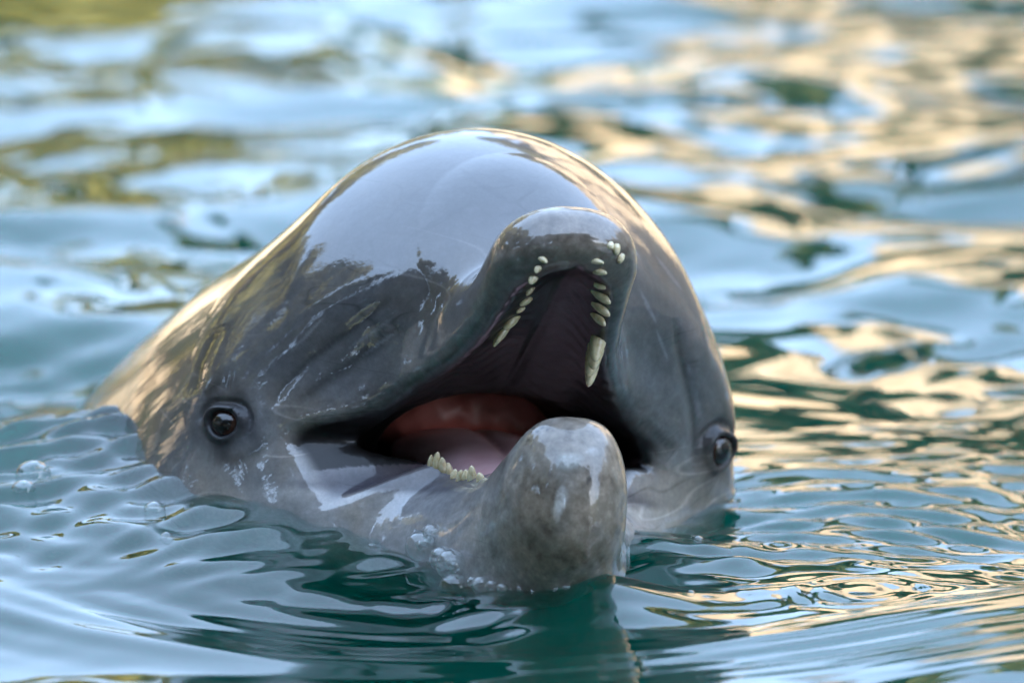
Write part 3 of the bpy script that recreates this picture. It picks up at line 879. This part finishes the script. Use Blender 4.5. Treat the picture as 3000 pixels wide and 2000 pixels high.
gb = 'dark bushes on the far bank'  # unseen bushes added to bring darkness into the water's tan reflection
for i, (x_, y_, h_, r_) in enumerate([(.5, 13.9, 2.6, .8), (1.7, 13.8, 3.0, .6), (3.2, 13.9, 2.7, .9), (5.0, 13.8, 2.8, 1.0)]):
    make_tree((x_, y_, .2), h_, r_, 60+i, 'dark evergreen bush added before the tan rocks to darken their reflection in the water', gb, darkleaf, 'bush')
for i, (x_, y_, h_, r_) in enumerate([(-4.8, 18.5, 10.8, 2.4), (2.8, 19.5, 11.4, 2.5), (6.0, 19.0, 11.2, 2.8)]):
    make_tree((x_, y_, .2), h_, r_, 55+i, 'high-crowned olive pine across the pool, mirrored on top of the head', 'tall pines across the pool', None, 'tree', .66)
for i, (x_, y_, h_, r_) in enumerate([(-9.3, 3.5, 2.6, .8), (-9.2, 6.4, 3.0, .9), (-9.3, 9.0, 2.4, .8), (-9.0, 11.6, 3.0, .9), (-7.4, 13.2, 2.6, .8), (-5.4, 13.2, 2.2, .7), (-9.3, 1.0, 2.4, .8)]):  # unseen bushes added to break up the bright bank mirrored on the flank
    make_tree((x_, y_, .2), h_, r_, 120+i, 'dark bush added on the sunlit left bank to break its reflection into streaks along the flank', 'bushes on the left bank', darkleaf, 'bush', .12)
# unseen pavilion added behind the camera as a sun blocker for the pool
plaster, n, b, out = mat('pavilion_plaster')
nn = noise(n, 2, 5); r = ramp(n, nn.outputs[0], [(.3, (.26, .22, .18)), (.7, (.36, .31, .26))])
n.links.new(r.outputs[0], b.inputs['Base Color']); b.inputs['Roughness'].default_value = .85
rooft, n, b, out = mat('pavilion_roof')
nn = noise(n, 4, 5); r = ramp(n, nn.outputs[0], [(.3, (.12, .07, .05)), (.7, (.20, .11, .08))])
n.links.new(r.outputs[0], b.inputs['Base Color']); b.inputs['Roughness'].default_value = .8
glassm, n, b, out = mat('pavilion_glass')
b.inputs['Base Color'].default_value = (.02, .025, .03, 1); b.inputs['Roughness'].default_value = .05
pv = link('pavilion', None); pv.location = (5.5, -16, .2)
pv['label'] = 'unseen pavilion added behind the viewer to block the sun, mirrored dark in the wet head'; pv['category'] = 'building'
link('wall', box_mesh('wall', (-8, -4, 0), (8, 0, 6.2), plaster), pv)
bm = bmesh.new()
rv = [bm.verts.new(c_) for c_ in ((-8.6, -4.6, 6.203), (8.6, -4.6, 6.203), (8.6, .6, 6.203), (-8.6, .6, 6.203), (-7.0, -2, 8.6), (7.0, -2, 8.6))]
for f_ in ((0, 1, 5, 4), (1, 2, 5), (2, 3, 4, 5), (3, 0, 4), (3, 2, 1, 0)): bm.faces.new([rv[i] for i in f_])
rm = bpy.data.meshes.new('roof'); bm.to_mesh(rm); bm.free(); rm.materials.append(rooft); link('roof', rm, pv)
for k_ in range(5):
    wn = link('window', box_mesh('window', (-6+k_*2.6, .003, 1.2), (-4.6+k_*2.6, .06, 3.2), plaster), pv)
    link('pane', box_mesh('pane', (-5.9+k_*2.6, .063, 1.3), (-4.7+k_*2.6, .07, 3.1), glassm), wn)

# ------------------------------------------------------------------ bubbles
film, n, b, out = mat('bubble_film')
n.nodes.remove(b)
ge = n.nodes.new('ShaderNodeNewGeometry')
dt = n.nodes.new('ShaderNodeVectorMath'); dt.operation = 'DOT_PRODUCT'
n.links.new(ge.outputs['Incoming'], dt.inputs[0]); n.links.new(ge.outputs['Normal'], dt.inputs[1])
def mth(op, a_, b__=None):
    o_ = n.nodes.new('ShaderNodeMath'); o_.operation = op
    for i_, v_ in enumerate((a_, b__)):
        if v_ is None: continue
        if isinstance(v_, (int, float)): o_.inputs[i_].default_value = v_
        else: n.links.new(v_, o_.inputs[i_])
    return o_.outputs[0]
ab = mth('ABSOLUTE', dt.outputs['Value'])
fres = mth('MINIMUM', mth('ADD', mth('MULTIPLY', mth('POWER', mth('SUBTRACT', 1.0, ab), 2.7), .95), .075), 1.0)
gl_ = n.nodes.new('ShaderNodeBsdfGlossy'); gl_.inputs['Roughness'].default_value = .0
tr = n.nodes.new('ShaderNodeBsdfTransparent'); tr.inputs[0].default_value = (.97, .985, .98, 1)
mx = n.nodes.new('ShaderNodeMixShader')
n.links.new(fres, mx.inputs[0]); n.links.new(tr.outputs[0], mx.inputs[1]); n.links.new(gl_.outputs[0], mx.inputs[2])
n.links.new(mx.outputs[0], out.inputs[0])
foam = film.copy(); foam.name = 'foam_film'
fn_ = foam.node_tree; fo = [x_ for x_ in fn_.nodes if x_.type == 'OUTPUT_MATERIAL'][0]; fmx = [x_ for x_ in fn_.nodes if x_.type == 'MIX_SHADER'][0]
df = fn_.nodes.new('ShaderNodeBsdfDiffuse'); df.inputs[0].default_value = (.8, .84, .86, 1)
m2 = fn_.nodes.new('ShaderNodeMixShader'); m2.inputs[0].default_value = .04
fn_.links.new(fmx.outputs[0], m2.inputs[1]); fn_.links.new(df.outputs[0], m2.inputs[2]); fn_.links.new(m2.outputs[0], fo.inputs[0])
def dome(name, cut=-.25, sub=3):
    bm = bmesh.new(); bmesh.ops.create_icosphere(bm, subdivisions=sub, radius=1.0)
    bmesh.ops.delete(bm, geom=[v for v in bm.verts if v.co.z < cut], context='VERTS')
    m = bpy.data.meshes.new(name); bm.to_mesh(m); bm.free(); m.shade_smooth(); m.materials.append(film); return m
bub = dome('bubble')
BUB = [ # px, py, radius px, label
    (100, 1545, 62, 'largest of the two joined clear bubbles at the left edge'),
    (72, 1572, 42, 'smaller clear bubble joined to the big one at the left edge'),
    (572, 1572, 34, 'clear bubble floating left of the throat near dark water'),
    (455, 1615, 36, 'low bubble on the blue water at left, beside tiny ones'),
    (490, 1670, 22, 'small dark-rimmed bubble on the smooth water at left'),
    (822, 1585, 38, 'rounded bubble among small ones below the left cheek'),
    (1022, 1618, 34, 'single bubble in the green water left of the froth'),
    (1090, 1670, 14, 'tiny bubble below the froth in the green water'),
    (1332, 1745, 52, 'large clear bubble floating just below the froth at the chin'),
    (1288, 1642, 26, 'clear bubble at the upper end of the bubble row under the froth'),
    (1318, 1662, 23, 'second bubble down the row between froth and chin'),
    (1345, 1690, 17, 'lowest small bubble of the row touching the chin'),
    (2040, 1612, 24, 'green-tinted bubble on the rippled water right of the chin'),
    (2510, 1596, 22, 'flat bubble on the tan reflection at right'),
    (2022, 1776, 16, 'little bubble low in the ripples right of the chin'),
]
for px_, py_, r_, lb in BUB:
    x_, y_ = water_x(px_, py_), water_y(py_)
    R_ = .85*r_*SPAN/3000
    o = link('bubble', bub); o.location = (x_, y_, height_at(x_, y_)+R_*.10); o.scale = (R_, R_, R_*.8)
    o['label'] = lb; o['category'] = 'bubble'; o['group'] = 'bubbles floating on the water'
# froth against the chin
fv = []; ff = []; bm = bmesh.new(); bmesh.ops.create_icosphere(bm, subdivisions=2, radius=1.0)
bv = np.array([v.co[:] for v in bm.verts]); bf = np.array([[v.index for v in f.verts] for f in bm.faces]); bm.free()
rg = np.random.default_rng(3); cnt = 0
def add_froth(px_, py_, r_):
    global cnt
    p = march(field0, px_, py_)
    x_, y_ = water_x(px_, py_), water_y(py_); z_ = height_at(x_, y_)
    if p is not None:
        pw = to_world(p[None])[0]
        if pw[2] > z_+.012: return
        if pw[2] > z_: x_, y_, z_ = pw[0], pw[1]-r_*.6, pw[2]
    fv.append(bv*r_+np.array([x_, y_, z_+r_*.3])); ff.append(bf+cnt*len(bv)); cnt += 1
edge = [(1130, 1600, 18), (1200, 1590, 45), (1260, 1620, 50), (1310, 1660, 40), (1350, 1695, 22), (1400, 1712, 14), (1480, 1725, 10), (1560, 1730, 10), (1660, 1728, 12)]
for (x0, y0, s0), (x1, y1, s1) in zip(edge[:-1], edge[1:]):
    for k_ in range(16 if x1 < 1360 else 4):
        t_ = rg.uniform(); s_ = s0+(s1-s0)*t_
        add_froth(x0+(x1-x0)*t_+rg.normal(0, s_*.4), y0+(y1-y0)*t_+rg.normal(0, s_*.45), min(34, math.exp(rg.normal(2.35, .62)))*SPAN/3000*(.6+s_/60))
fm_ = mesh_from('froth', np.concatenate(fv), np.concatenate(ff)); fm_.materials.append(foam)
o = link('froth', fm_); o['kind'] = 'stuff'; o['label'] = 'cluster of small bubbles frothing against the throat'
